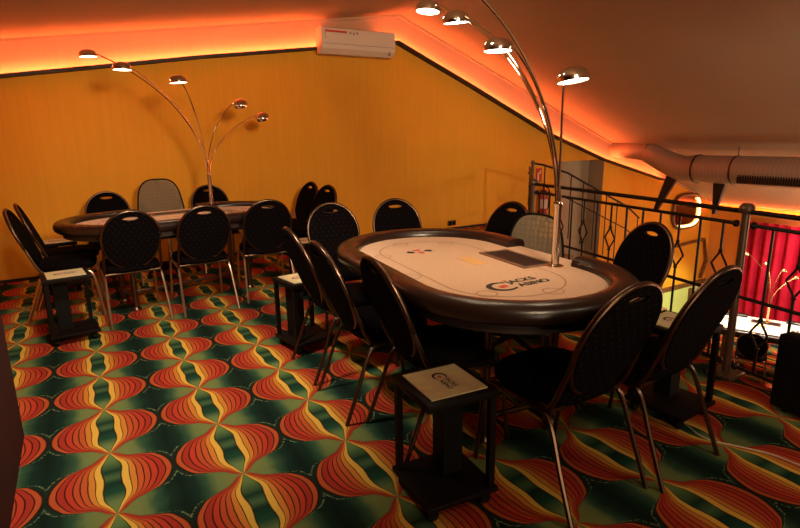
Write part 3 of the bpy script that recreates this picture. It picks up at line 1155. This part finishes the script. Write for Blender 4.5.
# ------------------------------------------------------------------ wall fittings
# socket plate
t = thing('wall_socket', 'small black double socket plate low on the yellow wall', 'socket', (5.62, YB, .10))
b = new(); rbox(b, (0, -.008, 0), (.16, .016, .085), .004, 1); obj('plate', b, MT['postmetal'], t)
b = new(); box(b, (-.035, -.018, 0), (.055, .006, .06)); box(b, (.035, -.018, 0), (.055, .006, .06)); obj('socket_insert', b, MT['blackplastic'], t, False)
# safety sign and extinguisher near the stair
t = thing('fire_sign', 'small red and white fire safety sign on the wall above the stairs', 'sign', (7.49, YB, .77))
b = new(); box(b, (0, -.006, 0), (.13, .012, .24)); obj('sign_plate', b, MT['red'], t, False)
b = new(); box(b, (-.02, -.013, -.04), (.035, .003, .11)); box(b, (.0, -.013, .035), (.07, .003, .02)); box(b, (.03, -.013, .06), (.02, .003, .05)); obj('pictogram', b, MT['white'], t, False)
t = thing('fire_extinguisher', 'red fire extinguisher hanging on the wall below the fire sign', 'fire extinguisher', (7.53, YB - .10, .06))
b = new(); lathe(b, [(0, 0), (.07, 0), (.075, .02), (.075, .40), (.05, .46), (.025, .48), (0, .48)], 20); obj('cylinder_body', b, MT['extred'], t)
b = new(); lathe(b, [(.0762, .14), (.0762, .30)], 20); obj('instruction_label', b, MT['white'], t)
b = new(); tube(b, [(0, 0, .47), (0, 0, .53)], .018, 8); box(b, (-.03, 0, .545), (.12, .025, .02)); obj('valve_handle', b, MT['blackplastic'], t)
b = new(); tube(b, smooth_path([(.01, -.02, .52), (.09, -.04, .45), (.095, -.03, .2), (.085, -.02, .1)], 5), .011, 8); obj('hose', b, MT['blackplastic'], t)
b = new(); box(b, (0, .082, .36), (.06, .035, .05)); obj('bracket', b, MT['iron'], t, False)

# mirror with a lit ring
t = thing('wall_mirror', 'rounded mirror with a glowing edge on the yellow wall below the duct', 'mirror', (11.93, YB, -.22))
def sup(w, h, e, n=44):
    return [(w * math.copysign(abs(math.cos(2 * PI * k / n)) ** e, math.cos(2 * PI * k / n)), h * math.copysign(abs(math.sin(2 * PI * k / n)) ** e, math.sin(2 * PI * k / n))) for k in range(n)]
XZ = Matrix(((1, 0, 0, 0), (0, 0, -1, 0), (0, 1, 0, 0), (0, 0, 0, 1)))
b = new(); prism(b, sup(.44, .33, .65), .02, .06, XZ); obj('glass', b, MT['mirror'], t, True, 30)
b = new(); tube(b, [(x, -.05, z) for x, z in sup(.475, .365, .65)], .035, 8, True); obj('frame', b, MT['midwood'], t)
b = new(); tube(b, [(x, -.085, z) for x, z in sup(.43, .32, .65)[-14:] + sup(.43, .32, .65)[:7]], .022, 8); obj('light_ring', b, MT['ledring'], t)

# bent brown handrail on the lower wall, dado and green dado panel
b = new()
tube(b, [(11.45, YB - .06, -.98), (12.72, YB - .06, -.92), (12.90, YB - .06, -1.45), (12.74, YB - .06, -1.84)], .035, 8)
tag(obj('bent_handrail', b, MT['midwood'], None), 'bent brown handrail bracket on the lower yellow wall below the mirror', 'handrail')
b = new(); box(b, ((11.0 + XR) / 2, YB - .02, -1.95), (XR - 11.0, .04, .10)); struct('trim_3', b, MT['midwood'])
b = new(); box(b, ((9.6 + XR) / 2, YB - .006, (ZL - 2.0) / 2), (XR - 9.6, .012, -2.0 - ZL)); struct('wall_dado', b, MT['green'])
b = new(); box(b, (12.45, YB - .03, -2.33), (.12, .06, .55)); struct('trim_4', b, MT['midwood'])

# ------------------------------------------------------------------ hall below
def curtain(label, y0, y1, x, folds):
    b = new()
    n = 90
    z0, z1 = ZL + .02, -.42
    rows = []
    for j in range(7):
        z = z0 + (z1 - z0) * j / 6
        rows.append([b.verts.new((x + .05 * math.sin(folds * 2 * PI * i / n) + .015 * math.sin(5.3 * folds * i / n + j * .6), y0 + (y1 - y0) * i / n, z)) for i in range(n + 1)])
    for A, B in zip(rows[:-1], rows[1:]):
        for i in range(n):
            b.faces.new([A[i], A[i + 1], B[i + 1], B[i]])
    r = bmesh.ops.extrude_face_region(b, geom=b.faces[:])
    bmesh.ops.translate(b, verts=[v for v in r['geom'] if isinstance(v, bmesh.types.BMVert)], vec=(.012, 0, 0))
    tag(obj('curtain', b, MT['curtain'], None, True, 60), label, 'curtain', 'red curtains')
curtain('red floor-length curtain in the hall below, next to the orange wall', 3.10, 3.93, XR - .16, 4)
curtain('pinkish red curtain in the hall below, behind the lamp of the white table', 0.6, 3.08, XR - .18, 10)

t3 = dup(t1, (10.38, 2.22, ZL), 112, 'brightly lit white-topped poker table in the hall below the gallery', GT)
white_felt = plain('bright_cream_felt', (.85, .80, .70), .9)
for ch in t3.children:
    if ch.name.startswith('playing_surface'):
        ch.data = ch.data.copy()
        ch.data.materials[0] = white_felt
make_lamp('gold arc lamp glowing in front of the red curtain in the hall below', (10.72, 2.30, ZL + .756), [
    (at_px(746, 254, 9.6), (.0, .0, -1), True),
    (at_px(766, 264, 9.6), (.0, .0, -1), True),
    (at_px(784, 271, 9.4), (.0, .0, -1), True),
    (at_px(796, 278, 9.6), (.1, .0, -1), True)], 'arc lamps', MT['gold'], .38, 0.0, .6)
for x, y, yw, lab in [(9.78, 2.05, -66, 'dark chair in the hall below, near side of the white table by the gallery post'),
                      (10.0, 1.50, -66, 'dark chair in the hall below, near side of the white table by the black cabinet')]:
    c = dup(chair0, (x, y, ZL), yw, lab, 'chairs in the hall below')

# black cabinet at the railing, cable on the carpet
t = thing('black_cabinet', 'plain black speaker-like cabinet standing on the carpet against the railing', 'cabinet', (3.555, -1.215, 0), -11)
b = new(); rbox(b, (0, 0, .222), (.10, .58, .40), .008, 2); obj('housing', b, MT['blackplastic'], t)
b = new(); box(b, (-.053, 0, .222), (.008, .52, .34)); obj('front_panel', b, MT['blackplastic'], t, False)
for s in (-1, 1):
    b = new(); lathe(b, [(0, 0), (.022, 0), (.018, .022), (0, .022)], 12, Matrix.Translation((0, s * .23, 0))); obj('foot', b, MT['blackplastic'], t)
b = new()
tube(b, smooth_path([(3.12, -.62, .004), (3.02, -.80, .004), (2.98, -.93, .004), (3.05, -1.06, .004), (3.10, -1.16, .004), (3.12, -1.30, .004), (3.2, -1.6, .004)], 6), .004, 6)
tag(obj('cable', b, MT['cable'], None), 'thin tan cable lying across the carpet beside the chair at the railing', 'cable')

# ------------------------------------------------------------------ lights
def light(kind, loc, energy, col, size=.3, target=None, **kw):
    li = bpy.data.lights.new('light', kind)
    li.energy = energy
    li.color = col
    if kind == 'AREA':
        li.size = size
    elif kind in ('POINT', 'SPOT'):
        li.shadow_soft_size = size
    for k, v in kw.items():
        setattr(li, k, v)
    o = bpy.data.objects.new('light', li)
    COL.objects.link(o)
    o.location = loc
    if target is not None:
        o.rotation_euler = (Vector(target) - Vector(loc)).to_track_quat('-Z', 'Y').to_euler()
    return o
WARM = (1, .74, .46)
light('SPOT', (.75, .5, 2.42), 200, (1, .88, .68), .15, (.65, 1.5, 0), spot_size=math.radians(108), spot_blend=.75)
light('SPOT', (1.5, -2.6, 2.30), 640, WARM, .3, (2.9, 4.7, 1.15), spot_size=math.radians(64), spot_blend=.7)  # unseen spot added to wash the yellow back wall
light('SPOT', (3.1, -2.9, 2.5), 48, (1, .86, .66), .2, (3.2, -1.5, 0), spot_size=math.radians(80), spot_blend=.8)  # added overhead spot, out of view, lifts the front carpet towards the railing
light('POINT', (7.8, -2.6, .2), 110, (1, .66, .40), .3)  # added point light out of view, fills right ceiling slope and duct underside
light('AREA', (1.6, -4.1, .9), 38, WARM, 1.6, (5.2, 1.7, 2.6))  # added soft uplight behind the camera, lifts the ceiling
light('SPOT', (6.3, -2.6, 1.9), 240, (1, .95, .74), .2, (8.6, 4.7, .0), spot_size=math.radians(75), spot_blend=.8)  # added fill from out of view for the hall's yellow wall
# hall below
light('SPOT', (9.9, 2.2, .3), 480, (1, .86, .66), .2, (9.8, 2.4, -2.6), spot_size=math.radians(105), spot_blend=.4)
light('SPOT', (11.0, 1.6, .2), 330, (1, .36, .50), .2, (12.9, 2.0, -1.4), spot_size=math.radians(85), spot_blend=.6)
light('SPOT', (11.6, 3.2, -1.2), 90, (.95, 1.0, .5), .2, (11.7, 4.76, -2.35), spot_size=math.radians(70), spot_blend=.6)
light('POINT', (11.8, 1.0, -.9), 110, (1, .85, .55), .2)  # added fill, brightens the ceiling past the duct

w = bpy.data.worlds.new('room_air')
sc.world = w
w.use_nodes = True
w.node_tree.nodes['Background'].inputs[0].default_value = (1, .6, .35, 1)
w.node_tree.nodes['Background'].inputs[1].default_value = .02

# ------------------------------------------------------------------ camera
cd = bpy.data.cameras.new('camera')
cam = bpy.data.objects.new('camera', cd)
COL.objects.link(cam)
cd.sensor_width = 36.0
cd.sensor_fit = 'HORIZONTAL'
cd.lens = 539.98 / 800 * 36.0
cd.clip_start = .05
M = Matrix((RT, UP, -FW)).transposed().to_4x4()
M.translation = (CX, CY, CZ)
cam.matrix_world = M
sc.camera = cam
sc.view_settings.view_transform = 'Standard'
sc.view_settings.look = 'None'
sc.view_settings.exposure = 0
sc.cycles.max_bounces = 6
sc.cycles.use_denoising = True
